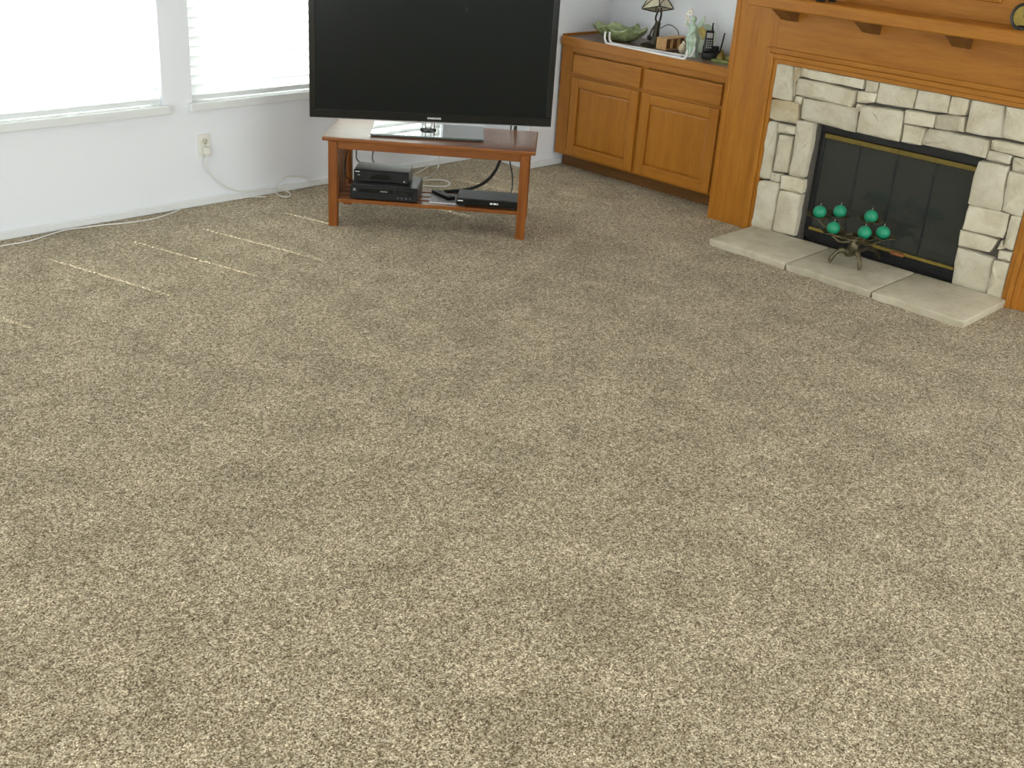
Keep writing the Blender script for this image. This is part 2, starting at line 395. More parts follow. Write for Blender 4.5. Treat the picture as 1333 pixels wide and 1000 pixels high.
fbox('face_rail', 3.47, 4.56, CZ - .08, CZ - .045, 'oak_y'); fbox('face_rail', 3.47, 4.56, .085, .115, 'oak_y')
fbox('face_rail', 3.47, 3.985, .555, .59, 'oak_y'); fbox('face_rail', 4.04, 4.56, .555, .59, 'oak_y')
for y0, y1 in ((4.027, 4.541), (3.468, 4.0)):
    d = None
    m = MB(); m.box(CXF - .018, CXF, y0, y1, .580, .694, .005, 2); m.build('drawer_front', 'oak_y', t, True)
    e = bpy.data.objects.new('door', None); C.objects.link(e); e.parent = t; e.location = Vector((CXF, (y0 + y1) / 2, .33)) - t.location
    z0, z1, fr = .098, .562, .058
    for nm, a in (('door_rail', (y0 + fr, y1 - fr, z0, z0 + fr)), ('door_rail', (y0 + fr, y1 - fr, z1 - fr, z1)), ('door_stile', (y0, y0 + fr, z0, z1)), ('door_stile', (y1 - fr, y1, z0, z1))):
        m = MB(); m.box(CXF - .019, CXF, *a, .005, 2); m.build(nm, 'oak_y' if nm == 'door_rail' else 'oak_z', e, True)
    m = MB()
    A = (CXF - .006, y0 + fr, y1 - fr, z0 + fr, z1 - fr)
    def rr(x, i): return [(x, A[1]+i, A[3]+i), (x, A[2]-i, A[3]+i), (x, A[2]-i, A[4]-i), (x, A[1]+i, A[4]-i)]
    m.rings([rr(CXF, -.003), rr(CXF - .007, -.003), rr(CXF - .007, .003), rr(CXF - .0125, .014), rr(CXF - .013, .016)]); m.build('raised_panel', 'oak_z', e, True)
m = MB(); m.box(CX0 + .012, XB - .002, CY0 + .002, CY1, CZ - .03, CZ, .001)
o = m.build('worktop', 'laminate_brown', None); base_of(o, (5.43, 4.0, CZ - .045)); tag(o, 'dark topped oak edged worktop of the alcove cabinet', 'countertop')
m = MB(); m.box(CX0, CX0 + .024, CY0 + .002, CY1, CZ - .045, CZ + .002, .003, 2); m.build('oak_edge', 'oak_y', o, True)
m = MB(); m.box(CX0 + .024, XB - .002, CY1, CY1 + .014, CZ - .03, CZ + .012, .002); m.build('oak_edge', 'oak_x', o, True)

# ------------------------------------------------------------------ oak fireplace surround
t = thing('fireplace_surround', 'honey oak fireplace surround panelling with mantel shelf and stepped moulding', 'fireplace surround', (5.4, 2.4, 0))
TI_L, TI_R, TI_T = 3.09, 1.734, .874; TW = .072
def pb(nm, x0, x1, y0, y1, z0, z1, mt, bev=.002, par=None): 
    m = MB(); m.box(x0, x1, y0, y1, z0, z1, bev); return m.build(nm, mt, par or t, True)
pb('side_panel', XF, XB, TI_L + .03, COLL, 0, ZC - .002, 'oak_z')
pb('side_panel', XF, XB, COLR, TI_R - .03, 0, ZC - .002, 'oak_z')
pb('header_panel', XF, XB - .1, TI_R - .03, TI_L + .03, TI_T + .03, ZC - .002, 'oak_y', 0)
pb('edge_strip', XF - .006, XF + .02, COLL - .024, COLL + .004, 0, ZC - .002, 'oak_z')
# stepped moulding: each leg of it is three bands
for k, (i0, i1, dx) in enumerate(((0, .022, .012), (.022, .046, .022), (.046, TW, .014))):
    pb('moulding', XF - dx, XF + .01, TI_L + i0, TI_L + i1, 0, TI_T + i1, 'oak_z', .003)
    pb('moulding', XF - dx, XF + .01, TI_R - i1, TI_R - i0, 0, TI_T + i1, 'oak_z', .003)
    pb('moulding', XF - dx, XF + .01, TI_R - i0, TI_L + i0, TI_T + i0, TI_T + i1, 'oak_y', .003)
pb('jamb', XF, XF + .10, TI_L, TI_L + .03, 0, TI_T + .03, 'oak_z'); pb('jamb', XF, XF + .10, TI_R - .03, TI_R, 0, TI_T + .03, 'oak_z'); pb('jamb', XF, XF + .10, TI_R, TI_L, TI_T, TI_T + .03, 'oak_y')
sh = pb('mantel_shelf', 4.90, XF, 1.50, 3.19, 1.146, 1.203, 'oak_y', .006)
for yc in (3.05, 2.61, 2.17, 1.73):
    m = MB(); m.prism([(XF, yc - .035, 1.146), (XF - .15, yc - .035, 1.146), (XF - .15, yc - .035, 1.140), (XF - .05, yc - .035, 1.088), (XF, yc - .035, 1.08)], (0, .07, 0), .002)
    m.build('corbel', 'oak_toe_and_shade', sh, True)  # darker wood puts the shade under the shelf into the corbel colour
pc = onx(1305, 5, XF)
m = MB(); y0, y1, z0, z1 = pc.y, pc.y + .80, pc.z, pc.z + .7
def ov(x, i): return [(x, y0+i, z0+i), (x, y1-i, z0+i), (x, y1-i, z1-i), (x, y0+i, z1-i)]
m.rings([ov(XF + .002, 0), ov(XF - .012, .004), ov(XF - .014, .014), ov(XF - .005, .03), ov(XF - .005, .04), ov(XF - .014, .075)]); m.build('raised_panel', 'oak_y', t, True)

# ------------------------------------------------------------------ stone facing: each stone traced and laid against the chimney breast
XS = XF + .012
t = thing('stone_facing', 'pale rough cut stone facing around the firebox', 'stonework', (XS + .04, 2.4, 0))
def z5(L): return [(980 + x / 3.776, 70 + y / 3.776) for x, y in L]
def zr(L): return [(1213 + x / 4.167, 170 + y / 4.167) for x, y in L]
def zl(L): return [(970 + x / 4.35, 80 + y / 4.35) for x, y in L]
ST = [z5(L) for L in (
 [(120,42),(208,56),(204,234),(100,214)], [(214,56),(247,64),(238,114),(222,120),(212,230),(206,228)], [(250,66),(562,122),(552,174),(245,110)],
 [(228,120),(517,177),(495,264),(218,200)], [(225,206),(256,214),(250,245),(219,238)], [(95,219),(238,240),(228,344),(82,316)],
 [(262,216),(528,268),(512,384),(246,318)], [(567,124),(628,136),(616,188),(562,182)], [(632,137),(820,172),(796,270),(612,242)],
 [(523,182),(616,192),(608,238),(516,238)], [(520,246),(550,252),(536,284),(518,272)], [(548,254),(752,281),(728,430),(522,385)],
 [(826,174),(980,204),(962,293),(803,270)], [(986,206),(1074,222),(1052,302),(968,296)], [(1084,224),(1248,253),(1230,414),(1050,384)],
 [(1256,256),(1400,284),(1385,436),(1237,412)], [(762,274),(904,297),(892,361),(754,340)], [(908,300),(1050,307),(1042,385),(900,367)],
 [(750,346),(855,366),(832,449),(736,434)], [(870,368),(1178,424),(1158,514),(842,446),(835,408)], [(1188,421),(1400,460),(1385,520),(1182,466)],
 [(1168,474),(1280,497),(1270,540),(1160,518)], [(1286,507),(1400,532),(1385,592),(1279,573)])]
ST += [zr(L) for L in (
 [(266,162),(425,190),(386,432),(206,394),(236,250)], [(433,216),(570,245),(530,475),(390,430)], [(210,400),(432,450),(396,580),(176,530)],
 [(440,455),(530,478),(480,655),(402,630)], [(165,536),(370,590),(322,655),(156,622)], [(150,628),(345,690),(296,888),(113,830)],
 [(348,696),(450,718),(395,922),(302,894)], [(388,592),(402,638),(364,640)], [(374,648),(460,660),(446,708),(370,690)])]
ST += [zl(L) for L in (
 [(125,330),(195,344),(150,664),(80,655)], [(202,350),(300,368),(294,414),(196,400)], [(204,410),(285,425),(248,632),(168,618)],
 [(306,330),(400,345),(396,400),(346,655),(258,640),(290,480)], [(160,626),(210,636),(205,680),(150,672)], [(215,640),(345,666),(332,748),(206,720)],
 [(75,668),(204,686),(160,955),(36,930)], [(208,726),(330,752),(290,985),(166,955)])]
def stone(poly, dep, mt, name='stone', par=t):
    P = [onx(x, y, XS) for x, y in poly]
    c = sum(P, Vector()) / len(P)
    out = []
    n = len(P)
    for i in range(n):                                # irregular outline with eased corners
        a, b = P[i], P[(i+1) % n]; L = (b - a).length; k = max(2, min(6, int(L / .035)))
        for j in range(k):
            f = (j + (.10 if j == 0 else 0)) / k
            p = a.lerp(b, f)
            if j == 0: p = p.lerp(a.lerp(P[i-1], .03), .35)
            nn = Vector((0, (b - a).z, -(b - a).y)).normalized()
            out.append(p + nn * random.uniform(-.0022, .0022))
    size = min(max(q.y for q in P) - min(q.y for q in P), max(q.z for q in P) - min(q.z for q in P))
    def ring(s, dx, j):
        r = []
        for p in out:
            d = p - c; L = max(d.length, 1e-4); q = c + d * max(0, (L - s)) / L
            r.append(Vector((XS - dx + random.uniform(-j, j), min(max(q.y, TI_R + .002), TI_L - .002), min(q.z, TI_T - .002))))
        return r
    g = -.0020; b = min(.009, size * .12)
    m = MB()
    tilt = (random.uniform(-.06, .06), random.uniform(-.06, .06))
    rs = [ring(g, -.03, 0), ring(g, dep - b, .0008), ring(g + b * .35, dep - b * .4, .001), ring(g + b, dep, .0014), ring(max(b * 2.2, size * .24), dep + .003, .0055)]
    for r in rs[2:]:
        for p in r: p.x += (p.y - c.y) * tilt[0] + (p.z - c.z) * tilt[1]
    m.rings(rs, cap=False)
    bm = m.bm; bm.verts.ensure_lookup_table(); k = len(out); last = bm.verts[-k:]
    cv = bm.verts.new(sum((v.co for v in last), Vector()) / k + Vector((random.uniform(-.003, .002), 0, 0)))
    for i in range(k): bm.faces.new((last[i], last[(i+1) % k], cv))
    return m.build(name, mt, par, True, True, 28)
for i, poly in enumerate(ST): stone(poly, random.uniform(.018, .030), 'stone_brown' if i in (1, 5) else 'stone')
OP = (1.978, 2.816, .035, .624)                        # firebox opening y0 y1 z0 z1
m = MB(); x0, x1 = XS + .012, XS + .06
m.box(x0, x1, OP[1] + .004, TI_L + .0, .0, TI_T); m.box(x0, x1, TI_R, OP[0] - .004, 0, TI_T); m.box(x0, x1, OP[0] - .004, OP[1] + .004, OP[3] + .004, TI_T)
m.build('mortar_bed', 'mortar', t, True)

# hearth of three slabs
t = thing('hearth', 'low hearth of three beige stone slabs in front of the firebox', 'hearth', (4.88, 2.38, 0))
HZ = .036
fx = lambda y: 4.645 + (y - 1.70) * .032
for a, b in ((2.622, 3.078), (2.158, 2.616), (1.708, 2.152)):
    m = MB(); n = 7
    out = [(5.085, a), (5.085, b)] + [(fx(b + (a - b) * k / n) + (random.uniform(-.006, .006) if 0 < k < n else 0), b + (a - b) * k / n) for k in range(n + 1)]
    cy, cxx = (a + b) / 2, 4.9
    def rg(z, i): return [(x + (i if x < 4.8 else 0), y + (i if y < cy else -i), z) for x, y in out]
    m.rings([rg(0, .004), rg(HZ - .010, .0), rg(HZ - .003, .002), rg(HZ, .007)]); m.build('slab', 'slab', t, True, True, 50)

# firebox with glass doors
FX = XS + .045
t = thing('fireplace_insert', 'black metal firebox with four dark glass doors and brass trim', 'fireplace', (FX, 2.4, HZ))
y0, y1, z0, z1 = OP[0] - .004, OP[1] + .004, HZ, OP[3] + .02
def fb(nm, xa, xb, ya, yb, za, zb, mt, bev=.002, par=None): m = MB(); m.box(xa, xb, ya, yb, za, zb, bev); return m.build(nm, mt, par or t, True)
zb, zt = onx(1140, 317, FX).z, onx(1170, 199, FX).z
zb = .098; zt = .578
fb('top_frame', FX, FX + .03, y0, y1, zt, z1, 'iron_black'); fb('lower_grille', FX, FX + .03, y0, y1, z0, zb - .02, 'iron_black')
fb('side_frame', FX, FX + .03, y1 - .028, y1, zb - .02, zt, 'iron_black'); fb('side_frame', FX, FX + .03, y0, y0 + .028, zb - .02, zt, 'iron_black')
for k in range(2): fb('louvre', FX - .004, FX + .004, y0 + .03, y1 - .03, z0 + .012 + .02 * k, z0 + .018 + .02 * k, 'iron_black', .001)
ym = (y0 + y1) / 2
fb('brass_strip', FX - .008, FX + .005, ym + .001, y1 - .03, zt - .026, zt - .002, 'brass_dull'); fb('brass_strip', FX - .008, FX + .005, y0 + .03, ym - .001, zt - .026, zt - .002, 'brass_dull')
fb('brass_track', FX - .010, FX + .006, ym + .09, y1 - .03, zb - .02, zb - .004, 'brass'); fb('brass_track', FX - .010, FX + .006, y0 + .03, ym + .09, zb - .02, zb - .004, 'brass')
ya, yb = y0 + .028, y1 - .028
for k in range(4):
    a, b = ya + (yb - ya) * k / 4, ya + (yb - ya) * (k + 1) / 4
    g = fb('glass_door', FX + .010, FX + .015, a + .0015, b - .0015, zb - .004, zt - .026, 'fire_glass', 0)
    for e0, e1 in ((a + .0015, a + .0030), (b - .0030, b - .0015)): fb('door_edge', FX + .007, FX + .010, e0, e1, zb - .004, zt - .026, 'device_top', 0, g)
hp = onx(1170, 331, FX)
fb('handle', FX - .03, FX - .008, hp.y - .035, hp.y + .035, zb - .022, zb - .006, 'copper', .004)
m = MB(); D = FX + .45
m.box(D, D + .02, y0, y1, HZ, z1); m.box(FX + .03, D, y0 - .02, y0, HZ, z1); m.box(FX + .03, D, y1, y1 + .02, HZ, z1); m.box(FX + .03, D, y0, y1, z1, z1 + .02); m.box(FX + .03, D, y0, y1, HZ - .03, HZ)
m.build('firebox', 'soot', t, True)
for k, (dx, dy, dz, an) in enumerate(((.20, -.05, .09, .1), (.27, .08, .09, -.15), (.235, .02, .18, .25))):
    m = MB(); c = Vector((FX + dx, ym + dy, HZ + dz)); dv = Vector((math.sin(an), math.cos(an), 0)) * .24
    m.tube([c - dv, c - dv * .3 + Vector((0, 0, .008)), c + dv * .4, c + dv], [.043, .046, .044, .04], 10, 3); m.build('log', 'bronze_dark', t, True, True)

# ------------------------------------------------------------------ candelabra and ball candles
lg = [onz(1079, 344, HZ), onz(1118, 353, HZ), onz(1143, 339, HZ)]
cc = Vector((4.93, 2.40, 0)); 
t = thing('candelabra', 'bronze branch shaped candelabra with leaf dishes standing on the hearth', 'candle holder', (cc.x, cc.y, HZ))
hub = Vector((cc.x - .005, cc.y + .018, HZ + .070))
m = MB(); m.tube([hub + Vector((0, .03, -.02)), hub, hub + Vector((-.01, -.01, .035)), hub + Vector((0, 0, .075))], [.018, .028, .024, .014], 10, 4); m.build('trunk', 'bronze', t, True, True)
for i, p in enumerate(lg):
    d = (p - hub); d.z = 0
    pts = [hub + Vector((0, 0, .0)), hub + d * .3 + Vector((0, 0, -.004)), hub + d * .55 + Vector((0, 0, .002)), hub + d * .80 + Vector((0, 0, -.016)), hub + d * .95 + Vector((0, 0, -.040)), p + Vector((0, 0, .013)), p + d * .02 + Vector((0, 0, .0095))]
    m = MB(); m.tube(pts, [.018, .012, .014, .010, .012, .008, .009], 8, 4); m.build('leg', 'bronze_dark' if i == 2 else 'bronze', t, True, True)
balls = [(1067, 276, 4.90), (1093.5, 275.5, 4.96), (1134, 282, 4.96), (1085, 297, 4.86), (1125.5, 303, 4.86), (1149.5, 303, 4.90)]
BR = .032
CL = ['green ball candle of the high cabinet side pair farthest from the trunk', 'green ball candle of the high cabinet side pair nearest the trunk', 'lone high green ball candle above the low pair',
      'green ball candle on the low dish below the high cabinet side pair', 'green ball candle of the low pair nearest the trunk', 'green ball candle of the low pair reaching towards the door handle']
for k, (x, y, X) in enumerate(balls):
    c = onx(x, y, X); dc = c - Vector((0, 0, BR - .0075))
    m = MB()
    n = 22; rings = []
    for rr_, zz in ((.004, -.006), (.022, -.003), (.036, .005), (.049, .011)):
        ring = []
        for q in range(n):
            a = 2 * math.pi * q / n; w = 1 + (.22 * abs(math.sin(2.5 * a + k)) if rr_ > .03 else 0)
            ring.append(dc + Vector((math.cos(a) * rr_ * w, math.sin(a) * rr_ * w * 1.1, zz - .004 + (.005 * math.sin(5 * a + k) if rr_ > .04 else 0))))
        rings.append(ring)
    rings += [[p + Vector((0, 0, .0025)) for p in r] for r in rings[::-1]]
    m.rings(rings); d = m.build('leaf_dish', 'bronze', t, True, True, 60)
    m = MB(); st = hub + Vector((0, 0, .05)); e = dc + Vector((0, 0, -.012))
    mid = st.lerp(e, .55) + Vector((0, 0, -.02)); m.tube([st, mid, e.lerp(mid, .2) + Vector((0, 0, -.004)), e + Vector((0, 0, .004))], [.008, .006, .005, .005], 7, 5); m.build('branch', 'bronze', t, True, True)
    ct = thing('ball_candle', CL[k], 'candle', (c.x, c.y, c.z - BR), 0, 'green ball candles on the candelabra')
    m = MB(); m.ball((0, 0, BR), BR, 24, 14); m.build('wax_ball', 'candle_green', ct, False, True, 80)
    m = MB(); m.tube([(0, 0, BR * 2 - .002), (.001, .001, BR * 2 + .006), (.003, -.002, BR * 2 + .011)], .0012, 6, 3); m.build('wick', 'wick', ct)
# curled bronze leaf ring between the dishes
m = MB(); rp = onx(1108, 309, 4.88)
m.tube([rp + Vector((.02*math.sin(a), .035*math.cos(a), .008*math.sin(a))) for a in [k*2*math.pi/12 for k in range(13)]], .0055, 7, 2); m.build('leaf_ring', 'bronze', t, True, True)

# ------------------------------------------------------------------ television stand (local x along its front, local y away from the viewer)
ANG = math.atan2(-.742, .67)
def uvw(U, V, z): return Vector((U * .67 + V * .742, -U * .742 + V * .67, z))
SU, SV = -.570, 5.615
t = thing('tv_stand', 'reddish brown wooden television stand with slatted lower shelf', 'tv stand', uvw(SU, SV, 0), ANG)
HW, HD, ZTOP = .518, .230, .447
def sb(nm, a, mt, bev=.002, par=None, seg=1): m = MB(); m.box(*a, bev, seg); return m.build(nm, mt, par or t)
sb('tabletop', (-HW, HW, -HD, HD, ZTOP - .02, ZTOP), 'cherry_x', .005, None, 2)
LX, LY, LW = .490, .222, .045
for sx in (-1, 1):
    for sy in (-1, 1):
        xa = -LX if sx < 0 else LX - LW; ya = -LY if sy < 0 else LY - LW
        sb('leg', (xa, xa + LW, ya, ya + LW, 0, ZTOP - .02), 'cherry_z', .003)
    xa = -LX + .01 if sx < 0 else LX - .035
    sb('side_apron', (xa, xa + .025, -LY + LW, LY - LW, ZTOP - .06, ZTOP - .02), 'cherry_y')
    sb('side_rail', (xa, xa + .025, -LY + LW, LY - LW, .095, .124), 'cherry_y')
    for k in range(4):
        ya = -LY + LW + .030 + k * .076
        sb('side_slat', (xa + .007, xa + .018, ya, ya + .050, .124, ZTOP - .06), 'cherry_z')
for y in (-LY + .008, LY - .030): sb('front_apron' if y < 0 else 'rear_apron', (-LX + LW, LX - LW, y, y + .022, ZTOP - .058, ZTOP - .02), 'cherry_x')
SZ = .142
ns = 4; w_ = .062
for k in range(ns):
    ya = -LY + .006 + k * (w_ + .016); e = LW if k == 0 else .037
    sb('shelf_slat', (-LX + e, LX - e, ya, ya + w_, SZ - .018, SZ), 'cherry_x', .002)
def suv(U, V, z): return (U - SU, V - SV, z)        # stand-local

# devices on the shelf
def dev(name, label, cat, U0, U1, V0, V1, z0, rz=0):
    return thing(name, label, cat, uvw((U0 + U1) / 2, (V0 + V1) / 2, z0), ANG + rz), (U1 - U0) / 2, (V1 - V0) / 2
e, a, b = dev('video_recorder', 'black video cassette recorder at the bottom of the device stack on the shelf', 'vcr', -.950, -.622, 5.402, 5.640, SZ)
def eb(nm, q, mt, par=None, bev=.001): m = MB(); m.box(*q, bev); return m.build(nm, mt, par or e)
for sx in (-1, 1):
    for sy in (-1, 1): eb('foot', (sx*(a-.04)-.012, sx*(a-.04)+.012, sy*(b-.04)-.012, sy*(b-.04)+.012, 0, .006), 'black_rubber')
eb('case', (-a, a, -b + .012, b, .006, .075), 'device_top', None, .003); f = eb('front_panel', (-a - .002, a + .002, -b, -b + .012, .006, .074), 'black_plastic', None, .003)
eb('tape_flap', (-a + .04, a - .12, -b - .002, -b, .040, .062), 'black_gloss', f); eb('display_window', (a - .10, a - .015, -b - .002, -b, .040, .060), 'black_gloss', f)
eb('power_button', (-a + .012, -a + .026, -b - .003, -b, .046, .058), 'device_grey', f)
for k in range(4): eb('button', (a - .1 + .02*k, a - .088 + .02*k, -b - .003, -b, .018, .026), 'device_top', f)
eb('logo', (-.018, .018, -b - .0028, -b - .001, .0475, .053), 'silver', f, 0)
e, a, b = dev('set_top_box', 'small grey topped receiver box stacked on the video recorder', 'receiver', -.944, -.670, 5.448, 5.612, SZ + .0755)
for sx in (-1, 1):
    for sy in (-1, 1): eb('foot', (sx*(a-.03)-.01, sx*(a-.03)+.01, sy*(b-.03)-.01, sy*(b-.03)+.01, 0, .008), 'black_rubber')
eb('case', (-a, a, -b + .012, b, .008, .064), 'device_grey', None, .003); f = eb('front_panel', (-a, a, -b, -b + .012, .008, .064), 'black_plastic', None, .003)
m = MB(); n = 14; m.prism([(math.cos(math.pi*k/n)*.055, -b - .002, .022 + math.sin(math.pi*k/n)*.026) for k in range(n+1)], (0, .002, 0)); m.build('oval_window', 'black_gloss', f)
eb('logo', (-a + .008, -a + .030, -b - .002, -b, .053, .057), 'logo_silver', f, 0); eb('button', (-a + .02, -a + .032, -b - .003, -b, .036, .042), 'device_grey', f)
eb('indicator', (a - .025, a - .019, -b - .002, -b, .016, .021), 'logo_silver', f, 0)
e, a, b = dev('disc_player', 'slim black disc player with small silver markings on the shelf', 'dvd player', -.426, -.118, 5.405, 5.575, SZ)
for sx in (-1, 1):
    for sy in (-1, 1): eb('foot', (sx*(a-.03)-.01, sx*(a-.03)+.01, sy*(b-.03)-.01, sy*(b-.03)+.01, 0, .012), 'black_rubber')
eb('case', (-a, a, -b + .01, b, .012, .045), 'device_top', None, .003); f = eb('front_panel', (-a, a, -b, -b + .01, .012, .045), 'black_gloss', None, .003)
eb('disc_tray', (-a + .05, -.03, -b - .001, -b, .026, .036), 'black_gloss', f)
for q in ((.012, .024), (.028, .044), (.047, .052)): eb('display_digit', (q[0], q[1], -b - .0012, -b, .024, .032), 'logo_silver', f, 0)
eb('logo', (-a + .006, -a + .032, -b - .0012, -b, .031, .036), 'logo_silver', f, 0)
e, a, b = dev('grey_folder', 'flat grey booklet under the remote control on the shelf', 'booklet', -.565, -.432, 5.440, 5.610, SZ)
eb('cover', (-a, a, -b, b, 0, .002), 'pad_grey', None, 0); eb('pages', (-a + .002, a - .002, -b + .002, b - .002, .002, .005), 'plastic_white', None, 0); eb('cover', (-a, a, -b, b, .005, .007), 'pad_grey', None, 0)
t2 = thing('remote_control', 'black remote control lying on the grey booklet', 'remote control', uvw(-.505, 5.545, SZ + .0075), ANG + R(-52))
m = MB(); m.box(-.078, .078, -.022, .022, 0, .018, .006, 2); b0 = m.build('body', 'black_plastic', t2, False, True)
for r_ in range(7):
    for c_ in range(3): m = MB(); m.box(-.06 + r_*.017, -.05 + r_*.017, -.014 + c_*.011, -.007 + c_*.011, .0178, .0200, .0008); m.build('button', 'pad_grey' if r_ == 5 else 'device_grey', b0)

# ------------------------------------------------------------------ television
ZB = .505
PL = onz(403, 152, ZB); PR_ = onz(717, 165, ZB)
pcn = Vector((-.602, 5.640)); pa = ANG + R(4.9)
tvc = (PL + PR_) / 2; tang = math.atan2(PR_.y - PL.y, PR_.x - PL.x); TWD = (PR_ - PL).length / 2
pw = uvw(pcn.x, pcn.y, ZTOP)
t = thing('television', 'large black flat screen television on a glass pedestal', 'television', pw, tang)
def loc(P): return pmat(t).inverted() @ P
lc = loc(tvc); ox, oy = lc.x, lc.y; TH_ = .715; zb = ZB - ZTOP
def tb(nm, q, mt, par=None, bev=.002, seg=1, mat=None): m = MB(); m.box(*q, bev, seg, mat); return m.build(nm, mt, par or t)
tb('housing', (ox - TWD + .004, ox + TWD - .004, oy + .012, oy + .045, zb + .003, zb + TH_ - .003), 'black_plastic', None, .008, 2)
bz = .040; s_ = .030
tb('screen', (ox - TWD + s_, ox + TWD - s_, oy + .006, oy + .014, zb + bz, zb + TH_ - s_), 'tv_screen', None, 0)
for q in ((ox - TWD, ox + TWD, zb, zb + bz), (ox - TWD, ox + TWD, zb + TH_ - s_, zb + TH_), (ox - TWD, ox - TWD + s_, zb + bz, zb + TH_ - s_), (ox + TWD - s_, ox + TWD, zb + bz, zb + TH_ - s_)):
    tb('bezel', (q[0], q[1], oy, oy + .014, q[2], q[3]), 'black_gloss', None, .0015)
tb('clear_edge', (ox - TWD - .001, ox + TWD + .001, oy + .001, oy + .008, zb - .004, zb), 'silver', None, .001)
fc = bpy.data.curves.new('brand_lettering', 'FONT'); fc.body = 'SAMSUNG'; fc.size = .0118; fc.align_x = 'CENTER'; fc.extrude = .0003; fc.offset = .0004
fo = bpy.data.objects.new('tmp_text', fc); C.objects.link(fo)
me = bpy.data.meshes.new_from_object(fo); bpy.data.objects.remove(fo); me.materials.append(MATS['logo_silver'])
lo = bpy.data.objects.new('brand_lettering', me); C.objects.link(lo); lo.parent = t; lo.location = (ox + .012, oy - .0006, zb + .013); lo.rotation_euler = (R(90), 0, 0); lo.scale = (1.25, 1, 1)
rel = Matrix.Rotation(pa - tang, 4, 'Z')
tb('glass_base', (-.278, .278, -.150, .150, .004, .012), 'glass_plate', None, .0015, 1, rel)
tb('base_underside', (-.270, .270, -.142, .142, 0, .004), 'black_plastic', None, 0, 1, rel)
m = MB(); m.lathe([(.034, .012), (.034, .018), (.03, .022), (.02, .024)], (0, 0, 0), 28, 1.2, .7); m.build('neck_collar', 'black_gloss', t, False, True)
for dx in (-.022, .022):
    m = MB(); m.lathe([(.011, .018), (.011, zb + .10)], (dx, .0, 0), 16); m.build('neck_post', 'silver', t, False, True)
tb('neck_bracket', (-.06, .06, min(.01, oy + .04), max(.03, oy + .06), zb + .06, zb + .25), 'black_plastic')

# ------------------------------------------------------------------ cables by the stand
def cable(name, label, pts, r, mt, cat='cable', seg=7):
    pts = [Vector(p) for p in pts]; m = MB(); m.tube(pts, r, seg, 6); o = m.build(name, mt, None, False, True)
    lowest = min(pts, key=lambda p: p.z); base_of(o, (lowest.x, lowest.y, max(0, lowest.z - (r if not isinstance(r, list) else r[0])))); return tag(o, label, cat)
VB = 5.87
def onv(x, y, V):
    d = ray(x, y); k = V / (d.x * .742 + d.y * .67); return Vector((0, 0, H)) + d * k
cable('black_cable_bundle', 'thick black cable bundle curving down behind the right of the stand', [onv(673, 150, VB), onv(668, 180, VB), onv(653, 205, VB), onv(645, 222, 5.82), onv(634, 235, 5.76), onv(620, 243, 5.71), onz(606, 247, SZ + .009), onz(592, 248.5, SZ + .009), onz(578, 249.5, SZ + .009)], .0085, 'black_rubber')
cable('player_power_cord', 'thin black cord dropping straight to the disc player', [onv(667, 150, 5.90), onv(663, 190, 5.90), onv(664, 212, 5.89), onv(667, 228, 5.87), onv(667, 244, 5.80), uvw(-.165, 5.70, SZ + .035), uvw(-.168, 5.578, SZ + .028)], .0035, 'black_rubber')
cable('antenna_lead', 'thin black lead hanging into the back of the receiver box', [onv(463.5, 170, 5.86), onv(464, 195, 5.86), onv(465, 208, 5.80), uvw(-.925, 5.70, .235), uvw(-.925, 5.617, .24)], .0034, 'black_rubber')
cable('video_lead', 'second thin black lead hanging behind the receiver box', [onv(485.5, 170, 5.86), onv(485.5, 195, 5.86), onv(485.5, 210, 5.80), uvw(-.845, 5.72, .235), uvw(-.845, 5.617, .24)], .0034, 'black_rubber')
cable('speaker_wire', 'thin dark wire running down inside the far leg of the stand', [uvw(-.985, 5.845, .40), uvw(-1.008, 5.74, .36), uvw(-1.011, 5.62, .30), uvw(-1.009, 5.57, .23), uvw(-.99, 5.60, .185), uvw(-.962, 5.62, .175)], .0028, 'black_rubber')
FZ = .005
cable('white_loop_cord', 'white cord looped on the carpet beneath the television stand', [floorpt(545, 262, FZ), onz(548, 243.5, FZ), onz(565, 243, FZ), onz(580, 242.5, FZ), onz(585.5, 239, FZ), onz(578, 235, FZ), onz(562, 234, FZ), onz(545, 235.5, FZ), onz(520, 238, FZ)], .0045, 'cord_white', 'cord')
cable('white_hanging_cord', 'white cord hanging down behind the television stand', [onv(572, 175, 5.93), onv(572, 195, 5.95), onv(571.5, 212, 5.98), onv(568, 222, 5.99), onz(560, 230, .012), onz(549, 232, FZ), onz(530, 233.5, FZ)], .0045, 'cord_white', 'cord')
cable('white_floor_cord', 'white cord running along the carpet towards the wall corner', [onz(530, 230, FZ), onz(543, 225.5, FZ), onz(556, 218, FZ), onz(568, 209, FZ), onz(576, 204.5, .01)], .004, 'cord_white', 'cord')

# ------------------------------------------------------------------ ornaments on the cabinet
# leaf bowl
bc = Vector((5.415, 4.368, CZ))
m = MB(); n = 48; rings = []
tips = [(-.15, .045, .16), (.62, .03, .2), (1.35, .03, .18), (2.1, .02, .2), (3.0, .035, .18), (3.9, .03, .18), (4.7, .04, .16), (5.5, .03, .2)]
for s, z in ((.25, 0), (.45, .003), (.62, .018), (.80, .042), (.94, .066), (1.0, .078)):
    ring = []
    for k in range(n):
        a = 2 * math.pi * k / n; wv = 0
        for ta, h, wd in tips: wv += h * math.exp(-(((a - ta + math.pi) % (2*math.pi) - math.pi) / wd) ** 2)
        f = s * (1 + wv * 3.2 * s ** 3)
        long_ = 1.25 if math.sin(a) > 0 else 1.0
        ring.append(bc + Vector((.110 * f * math.cos(a), .165 * f * math.sin(a) * long_, z * .80 + wv * s ** 3 * .7)))
    rings.append(ring)
